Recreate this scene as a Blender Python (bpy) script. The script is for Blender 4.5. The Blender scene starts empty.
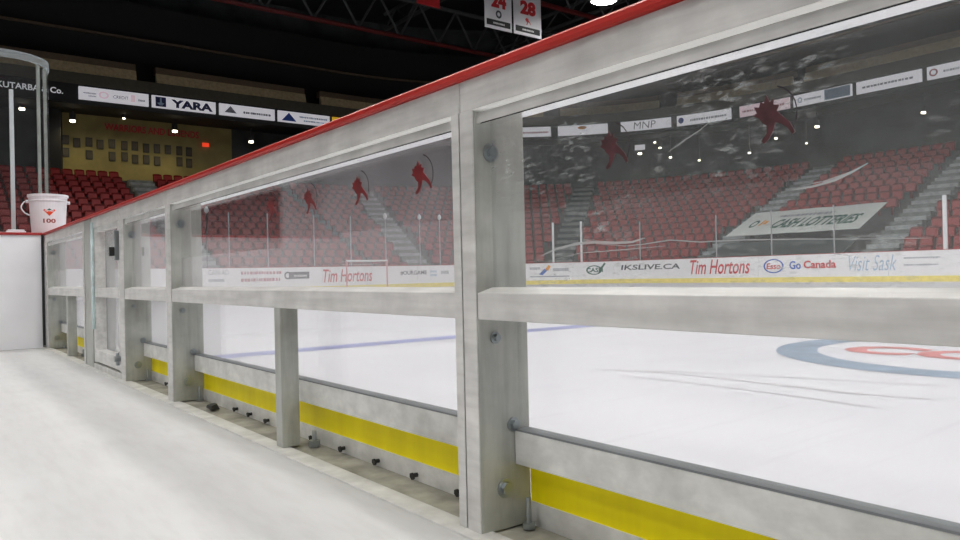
import bpy, bmesh, math, random
from mathutils import Vector, Matrix
random.seed(7)
sc = bpy.context.scene
C = sc.collection

# ------------------------------------------------------------------ camera
F = 746.7                       # focal length in pixels of the 960 px wide frame (28 mm on 36 mm)
H = 0.59                        # camera height above the bench floor
TH = math.atan(575 / F); PHI = math.radians(0.295); ROLL = math.radians(1.26)
fwd = Vector((math.sin(TH) * math.cos(PHI), math.cos(TH) * math.cos(PHI), math.sin(PHI)))
rt0 = Vector((math.cos(TH), -math.sin(TH), 0)); up0 = rt0.cross(fwd)
RT = rt0 * math.cos(ROLL) - up0 * math.sin(ROLL)
UP = up0 * math.cos(ROLL) + rt0 * math.sin(ROLL)
CAM = Vector((0, 0, H))
cd = bpy.data.cameras.new('camera'); cam = bpy.data.objects.new('camera', cd); C.objects.link(cam)
cd.sensor_width = 36; cd.lens = F * 36 / 960; cd.clip_start = 0.05; cd.clip_end = 300
cam.matrix_world = Matrix(((RT.x, UP.x, -fwd.x, CAM.x), (RT.y, UP.y, -fwd.y, CAM.y), (RT.z, UP.z, -fwd.z, CAM.z), (0, 0, 0, 1)))
sc.camera = cam

def project(p):
    v = Vector(p) - CAM; z = v.dot(fwd)
    return 480 + F * v.dot(RT) / z, 270 - F * v.dot(UP) / z, z
def z_at(x, y, py):             # height over the ground point (x, y) whose image row is py
    a = Vector((x, y, -H)); k = (270 - py) / F     # (a + Z e).UP = k (a + Z e).fwd
    return (k * a.dot(fwd) - a.dot(UP)) / (UP.z - k * fwd.z)

# ------------------------------------------------------------------ world, exposure
w = bpy.data.worlds.new('world'); sc.world = w; w.use_nodes = True
w.node_tree.nodes['Background'].inputs[0].default_value = (0.8, 0.85, 1, 1)
w.node_tree.nodes['Background'].inputs[1].default_value = 0.0
sc.view_settings.view_transform = 'Standard'; sc.view_settings.look = 'None'
sc.view_settings.gamma = 1; sc.view_settings.use_curve_mapping = False
sc.view_settings.exposure = 0.0
sc.cycles.transparent_max_bounces = 24; sc.cycles.max_bounces = 8; sc.cycles.diffuse_bounces = 5
sc.cycles.sample_clamp_indirect = 4

LAMPS = [(x, y) for y in (-19, -9, 1, 11, 21) for x in (-10, -6, -2, 2, 6, 10, 14, 18.5, 23)]
LAMP_Z, LAMP_W = 13.2, 110
d_ = fwd + RT * ((604 - 480) / F) + UP * ((270 - 1) / F); d_ = CAM + d_ * ((LAMP_Z - H) / d_.z)
LAMPS[-1] = (d_.x, d_.y)        # the lamp that shows at the top edge of the frame

# ------------------------------------------------------------------ materials
MATS = {}
def nodes(name):
    m = bpy.data.materials.new(name); m.use_nodes = True
    nt = m.node_tree; b = nt.nodes['Principled BSDF']
    MATS[name] = m
    return m, nt, b
def ramp(nt, src, stops):
    r = nt.nodes.new('ShaderNodeValToRGB'); nt.links.new(src, r.inputs[0])
    e = r.color_ramp.elements
    while len(e) < len(stops): e.new(0.5)
    for k, (p, c) in enumerate(stops):
        e[k].position = p; e[k].color = (*c, 1) if len(c) == 3 else c
    return r
def noise(nt, scale, detail=4, stretch=None, rough=0.55):
    tc = nt.nodes.new('ShaderNodeTexCoord'); n = nt.nodes.new('ShaderNodeTexNoise')
    src = tc.outputs['Object']
    if stretch:
        mp = nt.nodes.new('ShaderNodeMapping'); mp.inputs['Scale'].default_value = stretch
        nt.links.new(src, mp.inputs[0]); src = mp.outputs[0]
    nt.links.new(src, n.inputs['Vector']); n.inputs['Scale'].default_value = scale
    n.inputs['Detail'].default_value = detail; n.inputs['Roughness'].default_value = rough
    return n
def plain(name, col, rough=0.5, metal=0.0, var=0.12, scale=6, bump=0.0, stretch=None, spec=0.5):
    m, nt, b = nodes(name)
    n = noise(nt, scale, stretch=stretch)
    lo = tuple(c * (1 - var) for c in col); hi = tuple(min(1, c * (1 + var)) for c in col)
    r = ramp(nt, n.outputs[0], [(0.3, lo), (0.7, hi)])
    nt.links.new(r.outputs[0], b.inputs['Base Color'])
    b.inputs['Roughness'].default_value = rough; b.inputs['Metallic'].default_value = metal
    b.inputs['Specular IOR Level'].default_value = spec
    if bump:
        bp = nt.nodes.new('ShaderNodeBump'); bp.inputs['Strength'].default_value = bump
        n2 = noise(nt, scale * 6, stretch=stretch); nt.links.new(n2.outputs[0], bp.inputs['Height'])
        nt.links.new(bp.outputs[0], b.inputs['Normal'])
    return m
def emit(name, col, s):
    m, nt, b = nodes(name)
    b.inputs['Base Color'].default_value = (*col, 1)
    b.inputs['Emission Color'].default_value = (*col, 1); b.inputs['Emission Strength'].default_value = s
    return m

def aluminium(name, col, dirt, st=(1, 1, 0.12)):
    m, nt, b = nodes(name)
    n = noise(nt, 9, 6); n2 = noise(nt, 40, 5, st); n3 = noise(nt, 3.2, 5)
    base = ramp(nt, n.outputs[0], [(0.3, tuple(c * 0.84 for c in col)), (0.7, tuple(min(1, c * 1.1) for c in col))])
    streak = ramp(nt, n2.outputs[0], [(0.35, (0.8, 0.8, 0.79)), (0.6, (1, 1, 1))])
    mx = nt.nodes.new('ShaderNodeMix'); mx.data_type = 'RGBA'; mx.blend_type = 'MULTIPLY'; mx.inputs[0].default_value = 0.75
    nt.links.new(base.outputs[0], mx.inputs[6]); nt.links.new(streak.outputs[0], mx.inputs[7])
    d = ramp(nt, n3.outputs[0], [(0.52, (0, 0, 0)), (0.75, (dirt, dirt, dirt))])
    mx2 = nt.nodes.new('ShaderNodeMix'); mx2.data_type = 'RGBA'
    nt.links.new(d.outputs[0], mx2.inputs[0]); nt.links.new(mx.outputs[2], mx2.inputs[6]); mx2.inputs[7].default_value = (0.16, 0.155, 0.11, 1)
    nt.links.new(mx2.outputs[2], b.inputs['Base Color'])
    rr = ramp(nt, n.outputs[0], [(0.3, (0.36,) * 3), (0.7, (0.56,) * 3)])
    nt.links.new(rr.outputs[0], b.inputs['Roughness'])
    b.inputs['Metallic'].default_value = 0.25
    return m
aluminium('aluminium', (0.45, 0.46, 0.43), 0.55)
aluminium('aluminium_rail', (0.71, 0.70, 0.68), 0.22, (1, .1, 1))
aluminium('aluminium_low', (0.80, 0.80, 0.77), 0.4, (1, .3, .6))
plain('grey_gasket', (0.17, 0.18, 0.19), 0.5)
plain('polished', (0.93, 0.93, 0.92), 0.2, 1.0, var=0.03)
plain('steel_bolt', (0.33, 0.36, 0.37), 0.3, 0.8)
plain('dark_bolt', (0.02, 0.02, 0.02), 0.6)
plain('red_cap', (0.40, 0.012, 0.007), 0.4, spec=0.25, var=0.12, scale=4, stretch=(1, 0.3, 1))
plain('red_thin', (0.36, 0.03, 0.03), 0.4)
plain('black_rubber', (0.012, 0.012, 0.013), 0.6)
plain('stanchion_grey', (0.42, 0.42, 0.44), 0.5)
plain('white_board', (0.80, 0.80, 0.83), 0.35, var=0.04, scale=3)
plain('far_kick', (0.90, 0.76, 0.22), 0.5)  # paler yellow: haze of the view through the near pane put into colour
plain('far_board', (0.93, 0.92, 0.95), 0.35, var=0.03, scale=3)
plain('yellow_kick', (0.95, 0.78, 0.003), 0.5, var=0.1, scale=7, stretch=(1, 1, .2), spec=0.2)
plain('teal_strip', (0.56, 0.70, 0.70), 0.25, var=0.25, scale=12)
plain('concrete', (0.30, 0.29, 0.25), 0.85, var=0.35, scale=9, bump=0.3)
plain('kerb', (0.56, 0.555, 0.53), 0.7, var=0.16, scale=12, bump=0.15)
plain('stand_concrete', (0.10, 0.095, 0.09), 0.9, var=0.25, scale=2)
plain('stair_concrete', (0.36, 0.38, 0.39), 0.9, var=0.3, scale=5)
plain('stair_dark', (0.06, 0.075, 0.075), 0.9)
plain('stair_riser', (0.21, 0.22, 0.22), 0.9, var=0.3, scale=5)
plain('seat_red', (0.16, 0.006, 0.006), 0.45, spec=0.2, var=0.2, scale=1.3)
plain('seat_pan_red', (0.34, 0.035, 0.035), 0.4, spec=0.3, var=0.2, scale=1.3)  # lighter than the backs: highlights on tipped-up pans put into the colour
plain('roof_black', (0.012, 0.012, 0.013), 0.9)
plain('roof_grey', (0.02, 0.021, 0.022), 0.8)
plain('truss_grey', (0.07, 0.075, 0.075), 0.6)
plain('truss_red', (0.12, 0.01, 0.01), 0.5)
plain('fascia_black', (0.012, 0.012, 0.012), 0.7)
plain('fascia_grey', (0.09, 0.085, 0.06), 0.8)
plain('balcony_beige', (0.44, 0.35, 0.20), 0.7, var=0.2)
plain('balcony_brown', (0.13, 0.09, 0.055), 0.7)
plain('wall_beige', (0.30, 0.25, 0.10), 0.85, var=0.2, scale=1)
plain('wall_dark', (0.05, 0.055, 0.055), 0.9, var=0.4, scale=0.8)
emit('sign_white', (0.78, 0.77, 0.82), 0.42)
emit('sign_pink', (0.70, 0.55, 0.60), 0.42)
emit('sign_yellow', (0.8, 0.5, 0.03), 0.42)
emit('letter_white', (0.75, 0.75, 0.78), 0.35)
plain('ink_navy', (0.015, 0.02, 0.11), 0.5)
plain('ink_dark', (0.05, 0.06, 0.075), 0.5)
plain('ink_grey', (0.34, 0.36, 0.42), 0.5)
plain('ink_blue', (0.04, 0.12, 0.5), 0.5)
plain('ink_pale_blue', (0.4, 0.55, 0.72), 0.5)
plain('ink_red', (0.58, 0.03, 0.035), 0.5)
plain('ink_dull_red', (0.5, 0.2, 0.24), 0.5)
plain('ink_orange', (0.8, 0.33, 0.03), 0.5)
plain('ink_green', (0.03, 0.12, 0.09), 0.5)
plain('ink_white', (0.75, 0.75, 0.75), 0.5)
plain('banner_white', (0.8, 0.8, 0.82), 0.5, var=0.03)
plain('tarp_white', (0.70, 0.73, 0.72), 0.6, var=0.06)
plain('tarp_dark', (0.035, 0.05, 0.05), 0.6, var=0.3)
plain('frame_dark', (0.03, 0.028, 0.025), 0.5)
plain('picture_print', (0.07, 0.055, 0.035), 0.5, var=0.5, scale=3)
plain('bucket_white', (0.80, 0.79, 0.82), 0.35, var=0.03)
plain('bucket_logo_red', (0.75, 0.06, 0.01), 0.4)
plain('logo_brown', (0.28, 0.05, 0.03), 0.4)
plain('sticker_red', (0.16, 0.006, 0.008), 0.45, var=0.25, scale=30)
plain('sticker_maroon', (0.07, 0.018, 0.022), 0.6, var=0.4, scale=40)
plain('sticker_dark', (0.045, 0.03, 0.035), 0.45)
plain('ice_blue_line', (0.36, 0.38, 0.62), 0.3, var=0.12, scale=3)
plain('ice_ring_blue', (0.30, 0.37, 0.47), 0.3, var=0.2, scale=4)
plain('ice_mark', (0.61, 0.58, 0.61), 0.4, var=0.2, scale=6)
plain('ice_red', (0.66, 0.28, 0.28), 0.3, var=0.15, scale=4)
plain('goal_white', (0.8, 0.78, 0.78), 0.4)
plain('goal_red', (0.7, 0.3, 0.3), 0.4)
plain('net_white', (0.75, 0.75, 0.75), 0.7)
plain('debris_black', (0.01, 0.01, 0.01), 0.6)
plain('lamp_housing', (0.05, 0.05, 0.05), 0.5)
emit('lamp_glow', (1.0, 0.98, 0.95), 40)
emit('downlight_glow', (1.0, 0.9, 0.68), 9)
emit('exit_red', (0.9, 0.06, 0.02), 0.8)

def ice_mat():
    m, nt, b = nodes('ice')
    n = noise(nt, 0.9, 6); n2 = noise(nt, 6, 6, (0.15, 3.2, 1))
    r = ramp(nt, n.outputs[0], [(0.3, (0.61, 0.605, 0.65)), (0.7, (0.66, 0.655, 0.695))])
    s = ramp(nt, n2.outputs[0], [(0.30, (0.93, 0.92, 0.93)), (0.45, (1, 1, 1))])
    mx = nt.nodes.new('ShaderNodeMix'); mx.data_type = 'RGBA'; mx.blend_type = 'MULTIPLY'; mx.inputs[0].default_value = 1
    nt.links.new(r.outputs[0], mx.inputs[6]); nt.links.new(s.outputs[0], mx.inputs[7])
    nt.links.new(mx.outputs[2], b.inputs['Base Color'])
    b.inputs['Roughness'].default_value = 0.38; b.inputs['Specular IOR Level'].default_value = 0.28
ice_mat()
def floor_mat():
    m, nt, b = nodes('bench_floor')
    n = noise(nt, 2.2, 7); n2 = noise(nt, 14, 6, (2.0, 0.35, 1))
    r = ramp(nt, n.outputs[0], [(0.3, (0.52, 0.518, 0.517)), (0.7, (0.57, 0.57, 0.568))])
    s = ramp(nt, n2.outputs[0], [(0.34, (0.945, 0.94, 0.935)), (0.55, (1, 1, 1))])
    mx = nt.nodes.new('ShaderNodeMix'); mx.data_type = 'RGBA'; mx.blend_type = 'MULTIPLY'; mx.inputs[0].default_value = 1
    nt.links.new(r.outputs[0], mx.inputs[6]); nt.links.new(s.outputs[0], mx.inputs[7])
    nt.links.new(mx.outputs[2], b.inputs['Base Color'])
    b.inputs['Roughness'].default_value = 0.55; b.inputs['Specular IOR Level'].default_value = 0.3
    bp = nt.nodes.new('ShaderNodeBump'); bp.inputs['Strength'].default_value = 0.06
    nt.links.new(n2.outputs[0], bp.inputs['Height']); nt.links.new(bp.outputs[0], b.inputs['Normal'])
floor_mat()

def glass(name, haze, tint=(0.98, 0.987, 0.984), speck=0.0, refl=1.0, hue=(0.8, 0.8, 0.83), clear=None, streak=(1, 1, 1)):
    """clear sheet with a film of dust: see-through, mirror by angle, dust scatters light.
    clear = (ymin, zmin): rectangle (object space) of thinner haze, painting the border of a pale reflection"""
    m = bpy.data.materials.new(name); m.use_nodes = True; MATS[name] = m
    nt = m.node_tree; nt.nodes.clear(); N = nt.nodes.new; L = nt.links.new
    out = N('ShaderNodeOutputMaterial'); tr = N('ShaderNodeBsdfTransparent'); tr.inputs[0].default_value = (*tint, 1)
    gl = N('ShaderNodeBsdfGlossy'); gl.inputs['Roughness'].default_value = 0.03; gl.inputs[0].default_value = (0.9, 0.9, 0.9, 1)
    lw = N('ShaderNodeLayerWeight'); lw.inputs[0].default_value = 0.5
    p = N('ShaderNodeMath'); p.operation = 'POWER'; p.inputs[1].default_value = 4; L(lw.outputs['Facing'], p.inputs[0])
    ma = N('ShaderNodeMath'); ma.operation = 'MULTIPLY_ADD'; ma.inputs[1].default_value = 0.7 * refl; ma.inputs[2].default_value = 0.02 * refl; L(p.outputs[0], ma.inputs[0])
    mx = N('ShaderNodeMixShader'); L(ma.outputs[0], mx.inputs[0]); L(tr.outputs[0], mx.inputs[1]); L(gl.outputs[0], mx.inputs[2])
    df = N('ShaderNodeBsdfDiffuse'); df.inputs[0].default_value = (*hue, 1)
    tl = N('ShaderNodeBsdfTranslucent'); tl.inputs[0].default_value = (*hue, 1)
    md = N('ShaderNodeMixShader'); md.inputs[0].default_value = 0.45; L(df.outputs[0], md.inputs[1]); L(tl.outputs[0], md.inputs[2])
    n = noise(nt, 3.0, 5); r = ramp(nt, n.outputs[0], [(0.25, (haze * 0.7,) * 3), (0.75, (haze * 1.3,) * 3)])
    fac = r.outputs[0]
    if speck:
        n2 = noise(nt, 75, 3, streak); r2 = ramp(nt, n2.outputs[0], [(0.56, (0, 0, 0)), (0.70, (speck,) * 3)])
        n3 = noise(nt, 5, 3); r3 = ramp(nt, n3.outputs[0], [(0.42, (0, 0, 0)), (0.62, (1, 1, 1))])
        mm = N('ShaderNodeMath'); mm.operation = 'MULTIPLY'; L(r2.outputs[0], mm.inputs[0]); L(r3.outputs[0], mm.inputs[1])
        ad = N('ShaderNodeMath'); L(fac, ad.inputs[0]); L(mm.outputs[0], ad.inputs[1]); fac = ad.outputs[0]
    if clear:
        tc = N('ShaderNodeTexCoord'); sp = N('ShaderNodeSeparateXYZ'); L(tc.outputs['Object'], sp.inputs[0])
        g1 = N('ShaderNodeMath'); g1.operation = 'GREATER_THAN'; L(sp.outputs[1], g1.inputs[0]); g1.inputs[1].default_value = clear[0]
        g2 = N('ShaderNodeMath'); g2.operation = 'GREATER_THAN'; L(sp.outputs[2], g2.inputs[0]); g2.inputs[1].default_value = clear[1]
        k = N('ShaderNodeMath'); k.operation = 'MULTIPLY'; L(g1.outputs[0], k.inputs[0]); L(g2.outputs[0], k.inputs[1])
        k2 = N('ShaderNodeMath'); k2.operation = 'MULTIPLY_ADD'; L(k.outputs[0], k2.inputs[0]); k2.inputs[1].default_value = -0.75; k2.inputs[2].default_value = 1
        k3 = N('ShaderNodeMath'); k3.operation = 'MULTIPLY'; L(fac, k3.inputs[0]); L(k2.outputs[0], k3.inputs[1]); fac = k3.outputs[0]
    fm = N('ShaderNodeMixShader'); L(fac, fm.inputs[0]); L(mx.outputs[0], fm.inputs[1]); L(md.outputs[0], fm.inputs[2])
    L(fm.outputs[0], out.inputs[0])
    return m
glass('pane_dust_reflection', 0.15, hue=(0.82, 0.80, 0.83), clear=(1.17, 0.70))  # dust film; its sharp-edged thinner part paints a reflection border
glass('pane_scuffed', 0.052, speck=0.32, streak=(1, 0.45, 1.6), hue=(0.80, 0.84, 0.83))
glass('pane_low', 0.03)
glass('pane_gate', 0.30, hue=(0.62, 0.62, 0.62))
glass('pane_far', 0.012, refl=0.25)
glass('pane_shield', 0.012, refl=0.35, tint=(0.9, 0.92, 0.92))
glass('glass_edge', 0.34, hue=(0.42, 0.47, 0.49))
glass('scratch_white', 0.42, hue=(0.85, 0.85, 0.85), refl=0.1)

# ------------------------------------------------------------------ mesh helpers
class MB:
    def __init__(s): s.v = []; s.f = []
    def add(s, vs, fs):
        b = len(s.v); s.v += [tuple(v) for v in vs]; s.f += [tuple(b + i for i in f) for f in fs]
    def box(s, x0, x1, y0, y1, z0, z1):
        s.add([(x, y, z) for z in (z0, z1) for y in (y0, y1) for x in (x0, x1)],
              [(0, 2, 3, 1), (4, 5, 7, 6), (0, 1, 5, 4), (2, 6, 7, 3), (0, 4, 6, 2), (1, 3, 7, 5)])
        return s
    def prism_y(s, prof, y0, y1):          # (x, z) outline, extruded along y
        n = len(prof)
        s.add([(x, y, z) for y in (y0, y1) for x, z in prof],
              [(i, (i + 1) % n, n + (i + 1) % n, n + i) for i in range(n)] + [tuple(range(n - 1, -1, -1)), tuple(range(n, 2 * n))])
        return s
    def tube(s, a, b, r, n=10, r2=None):
        a = Vector(a); b = Vector(b); d = (b - a).normalized(); r2 = r if r2 is None else r2
        u = d.orthogonal().normalized(); w_ = d.cross(u)
        vs = [p + (u * math.cos(t) + w_ * math.sin(t)) * q for p, q in ((a, r), (b, r2)) for t in [2 * math.pi * k / n for k in range(n)]]
        s.add(vs, [(i, (i + 1) % n, n + (i + 1) % n, n + i) for i in range(n)] + [tuple(range(n - 1, -1, -1)), tuple(range(n, 2 * n))])
        return s
    def lathe(s, prof, c, n=28):           # (r, z) around vertical axis at c
        vs = [(c[0] + r * math.cos(2 * math.pi * k / n), c[1] + r * math.sin(2 * math.pi * k / n), c[2] + z) for r, z in prof for k in range(n)]
        fs = [(j * n + k, j * n + (k + 1) % n, (j + 1) * n + (k + 1) % n, (j + 1) * n + k) for j in range(len(prof) - 1) for k in range(n)]
        s.add(vs, fs); return s
def link(name, me, mat, parent=None):
    o = bpy.data.objects.new(name, me); C.objects.link(o)
    if mat and not me.materials: me.materials.append(MATS[mat])
    if parent: o.parent = parent
    return o
def world_loc(o):
    return (o.location + (world_loc(o.parent) if o.parent else Vector())) if o else Vector()
def build(name, mb, mat, parent=None, bevel=0, smooth=False, tri=False):
    me = bpy.data.meshes.new(name); off = world_loc(parent)
    bm = bmesh.new(); vs = [bm.verts.new(Vector(v) - off) for v in mb.v]
    for f in mb.f:
        try: bm.faces.new([vs[i] for i in f])
        except ValueError: pass
    bmesh.ops.recalc_face_normals(bm, faces=bm.faces)
    if bevel: bmesh.ops.bevel(bm, geom=list(bm.edges), offset=bevel, segments=2, affect='EDGES', profile=0.5, clamp_overlap=True)
    bm.to_mesh(me); bm.free()
    if smooth:
        for p in me.polygons: p.use_smooth = True
    return link(name, me, mat, parent)
def thing(name, loc, label=None, cat=None, group=None, kind=None, parent=None):
    o = bpy.data.objects.new(name, None); C.objects.link(o); o.empty_display_size = 0.1
    if parent: o.parent = parent; o.location = Vector(loc) - world_loc(parent)
    else: o.location = loc
    return tag(o, label, cat, group, kind)
def tag(o, label=None, cat=None, group=None, kind=None):
    if label: o['label'] = label
    if cat: o['category'] = cat
    if group: o['group'] = group
    if kind: o['kind'] = kind
    return o
_txt = {}
def text_mesh(body, shear=0.0, bold=0.0):
    """flat glyph polygons, normalised to width 1, height = h; returns verts (x, y), faces, aspect"""
    key = (body, shear, bold)
    if key in _txt: return _txt[key]
    cu = bpy.data.curves.new('t', 'FONT'); cu.body = body; cu.size = 1; cu.shear = shear; cu.offset = bold
    cu.resolution_u = 3; cu.fill_mode = 'FRONT'
    ob = bpy.data.objects.new('t', cu); C.objects.link(ob)
    dg = bpy.context.evaluated_depsgraph_get(); me = bpy.data.meshes.new_from_object(ob.evaluated_get(dg))
    vs = [v.co.copy() for v in me.vertices]; fs = [tuple(p.vertices) for p in me.polygons]
    bpy.data.objects.remove(ob); bpy.data.curves.remove(cu); bpy.data.meshes.remove(me)
    x0 = min(v.x for v in vs); x1 = max(v.x for v in vs); y0 = min(v.y for v in vs); y1 = max(v.y for v in vs)
    r = ([((v.x - x0) / (x1 - x0), (v.y - y0) / (y1 - y0)) for v in vs], fs)
    _txt[key] = r
    return r
def sheet(name, vf, fn, mat, parent=None):     # flat print: unit-square outline polygons mapped by fn(a, b) -> point
    mb = MB(); mb.add([fn(a, b) for a, b in vf[0]], vf[1])
    me = bpy.data.meshes.new(name); off = world_loc(parent)
    me.from_pydata([Vector(v) - off for v in mb.v], [], mb.f); me.update()
    return link(name, me, mat, parent)
def ellipse(n=28, k=None):
    out = [(0.5 + 0.5 * math.cos(2 * math.pi * i / n), 0.5 + 0.5 * math.sin(2 * math.pi * i / n)) for i in range(n)]
    if k is None: return out, [tuple(range(n))]
    inn = [(0.5 + (a - 0.5) * k, 0.5 + (b - 0.5) * k) for a, b in out]
    return out + inn, [(i, (i + 1) % n, n + (i + 1) % n, n + i) for i in range(n)]
def rects(rs):
    vs = []; fs = []
    for a0, a1, b0, b1 in rs:
        m = 4; b = len(vs)
        for i in range(m + 1):
            a = a0 + (a1 - a0) * i / m; vs += [(a, b0), (a, b1)]
        fs += [(b + 2 * i, b + 2 * i + 2, b + 2 * i + 3, b + 2 * i + 1) for i in range(m)]
    return vs, fs

# ------------------------------------------------------------------ plan of the rink: rounded outlines
class Path:
    """end side (y = ye, x rising) -> corner arc -> far side (x = xe, y falling); u = arc length"""
    def __init__(s, xe, ye, r, x0, y1):
        s.xe, s.ye, s.r, s.x0, s.y1 = xe, ye, r, x0, y1
        s.a = (xe - r) - x0; s.b = r * math.pi / 2; s.c = (ye - r) - y1; s.L = s.a + s.b + s.c
    def at(s, u, o=0):
        if u < s.a: return Vector((s.x0 + u, s.ye + o, 0)), Vector((1, 0, 0)), Vector((0, 1, 0))
        if u < s.a + s.b:
            t = (u - s.a) / s.r; n = Vector((math.sin(t), math.cos(t), 0))
            return Vector((s.xe - s.r, s.ye - s.r, 0)) + n * (s.r + o), Vector((math.cos(t), -math.sin(t), 0)), n
        return Vector((s.xe + o, s.ye - s.r - (u - s.a - s.b), 0)), Vector((0, -1, 0)), Vector((1, 0, 0))
    def u_px(s, px, z=2.0, o=0):
        best = None
        for k in range(2001):
            u = s.L * k / 2000; p = s.at(u, o)[0]; p.z = z
            d = abs(project(p)[0] - px)
            if best is None or d < best[0]: best = (d, u)
        return best[1]
    def sweep(s, mb, u0, u1, prof, step=0.6):       # prof: closed (o, z) outline
        us = [u0]; n = max(1, int((u1 - u0) / step))
        brk = [u for u in (s.a, s.a + s.b) if u0 < u < u1]
        us = sorted(set([u0 + (u1 - u0) * k / n for k in range(n + 1)] + brk))
        if u1 <= s.a or u0 >= s.a + s.b: us = [u0, u1]
        k = len(prof); vs = []
        for u in us:
            for o, z in prof:
                p = s.at(u, o)[0]; vs.append((p.x, p.y, z))
        fs = [(j * k + i, j * k + (i + 1) % k, (j + 1) * k + (i + 1) % k, (j + 1) * k + i) for j in range(len(us) - 1) for i in range(k)]
        fs += [tuple(range(k)), tuple(range((len(us) - 1) * k + k - 1, (len(us) - 1) * k - 1, -1))]
        mb.add(vs, fs); return mb
    def fn(s, u0, u1, z0, z1, o):
        def f(a, b):
            p = s.at(u0 + (u1 - u0) * a, o)[0]; p.z = z0 + (z1 - z0) * b; return p
        return f
XB, YB, RB = 27.1, 30.5, 8.5
BOARD = Path(XB, YB, RB, 9.67, -8)               # inner face of the far boards
FX = 1.022                                        # bench-side face of the near boards

# ================================================================== SETTING
tag(build('floor', MB().box(-6, 0.988, -8, 60, -0.12, 0), 'bench_floor'), 'white plastic floor of the players bench', kind='structure')
tag(build('floor_recess', MB().box(1.053, 1.182, -8, 30, -0.12, -0.004), 'concrete'), 'dirty concrete strip under the clear boards', kind='structure')
tag(build('trim_1', MB().box(0.988, 1.053, -8, 7.9, -0.12, 0.004), 'kerb', bevel=0.003), 'pale kerb strip along the bench floor edge', kind='structure')
mb = MB()
vs = [(1.182, -34, 0), (XB, -34, 0)]
us = [BOARD.a + BOARD.b * k / 16 for k in range(16, -1, -1)]
for u in us: p = BOARD.at(u)[0]; vs.append((p.x, p.y, 0))
for k in range(17):
    t = math.pi / 2 * k / 16; vs.append((9.682 - 8.5 * math.sin(t), 22 + 8.5 * math.cos(t), 0))
mb.add(vs, [tuple(range(len(vs)))])
tag(build('floor_ice', mb, 'ice'), 'white ice sheet with skate marks', kind='structure')
ice = bpy.data.objects['floor_ice']
sheet('blue_line', rects([(0, 1, 0, 1)]), lambda a, b: Vector((1.19 + 25.9 * a, 5.58 + 0.30 * b, 0.002)), 'ice_blue_line', ice)
R1, CX, CY = 1.34, 5.58, 1.78
sheet('painted_ring', ellipse(64, 0.80), lambda a, b: Vector((CX + 2 * R1 * (a - .5), CY + 2 * R1 * (b - .5), 0.002)), 'ice_ring_blue', ice)
sheet('painted_lettering', text_mesh('CO-OP', bold=0.05), lambda a, b: Vector((5.08 + 0.55 * b, 2.64 - 2.15 * a, 0.002)), 'ice_red', ice)
sheet('centre_line', rects([(0, 1, 0, 1)]), lambda a, b: Vector((1.19 + 25.9 * a, -4.2 + 0.30 * b, 0.002)), 'ice_red', ice)

def skate_mark(pts, wd):
    q = []
    for px, py in pts:
        d = fwd + RT * ((px - 480) / F) + UP * ((270 - py) / F); q.append(CAM + d * ((0.002 - H) / d.z))
    vs = []
    for k, p in enumerate(q):
        t = (q[min(k + 1, len(q) - 1)] - q[max(k - 1, 0)]).normalized(); n_ = Vector((-t.y, t.x, 0)) * wd; vs += [p + n_, p - n_]
    m_ = MB(); m_.add(vs, [(2 * k, 2 * k + 1, 2 * k + 3, 2 * k + 2) for k in range(len(q) - 1)])
    build('skate_mark', m_, 'ice_mark', ice)
skate_mark([(600, 369), (660, 372), (720, 378), (790, 386), (850, 393), (930, 399)], .010)
skate_mark([(620, 375), (700, 384), (780, 394), (880, 408)], .006)
skate_mark([(650, 370), (730, 374), (820, 379), (950, 386)], .006)
skate_mark([(372, 341), (390, 346), (410, 346), (432, 343), (456, 341)], .014)
skate_mark([(214, 318), (240, 315), (262, 313)], .02)
# ------------------------------------------------------------------ near clear boards: welded aluminium frames
D = 0.148
def bolt(parent, x, y, z, axis=(0, -1, 0), r=0.013, name='bolt'):
    a = Vector(axis); p = Vector((x, y, z)); m = MB()
    m.tube(p, p + a * 0.003, r * 1.55, 16); m.tube(p + a * 0.003, p + a * 0.013, r, 6)
    return build(name, m, 'steel_bolt', parent)
TOP = [(FX, 1.033), (FX, 0.962), (1.030, 0.9547), (1.030, 0.930), (1.069, 0.930), (1.069, 1.033)]
LIP = [[(FX - .0005, 0.9625), (1.030, 0.9548), (1.0285, 0.9532), (FX - .002, 0.961)], [(1.0305, 0.930), (1.0305, 0.9275), (1.0685, 0.9275), (1.0685, 0.930)]]
MID = [(FX, 0.547), (FX, 0.487), (1.155, 0.487), (1.155, 0.545), (1.09, 0.5585), (1.064, 0.5585)]
LOW = [(1.122, 0.222), (1.122, 0.145), (1.165, 0.145), (1.165, 0.222)]
def post(root, y0, y1, name='end_post'):
    p = build(name, MB().box(FX, FX + D, y0, y1, 0.0, 0.962), 'aluminium', root, bevel=0.003)
    build('front_flange', MB().box(FX - .0035, FX - .0002, y0 + .001, y1 - .001, 0.004, 0.961), 'aluminium_rail', p, bevel=.001)
    return p
def strut(root, yc):
    build('strut', MB().box(FX, 1.088, yc - 0.0265, yc + 0.0265, 0.004, 0.487), 'aluminium', root, bevel=0.003)
    m = MB().tube((1.125, yc - 0.06, 0.0), (1.125, yc - 0.06, 0.055), 0.008, 10); m.tube((1.125, yc - 0.06, 0.0), (1.125, yc - 0.06, 0.022), 0.02, 6)
    build('anchor_bolt', m, 'steel_bolt', root)
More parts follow.
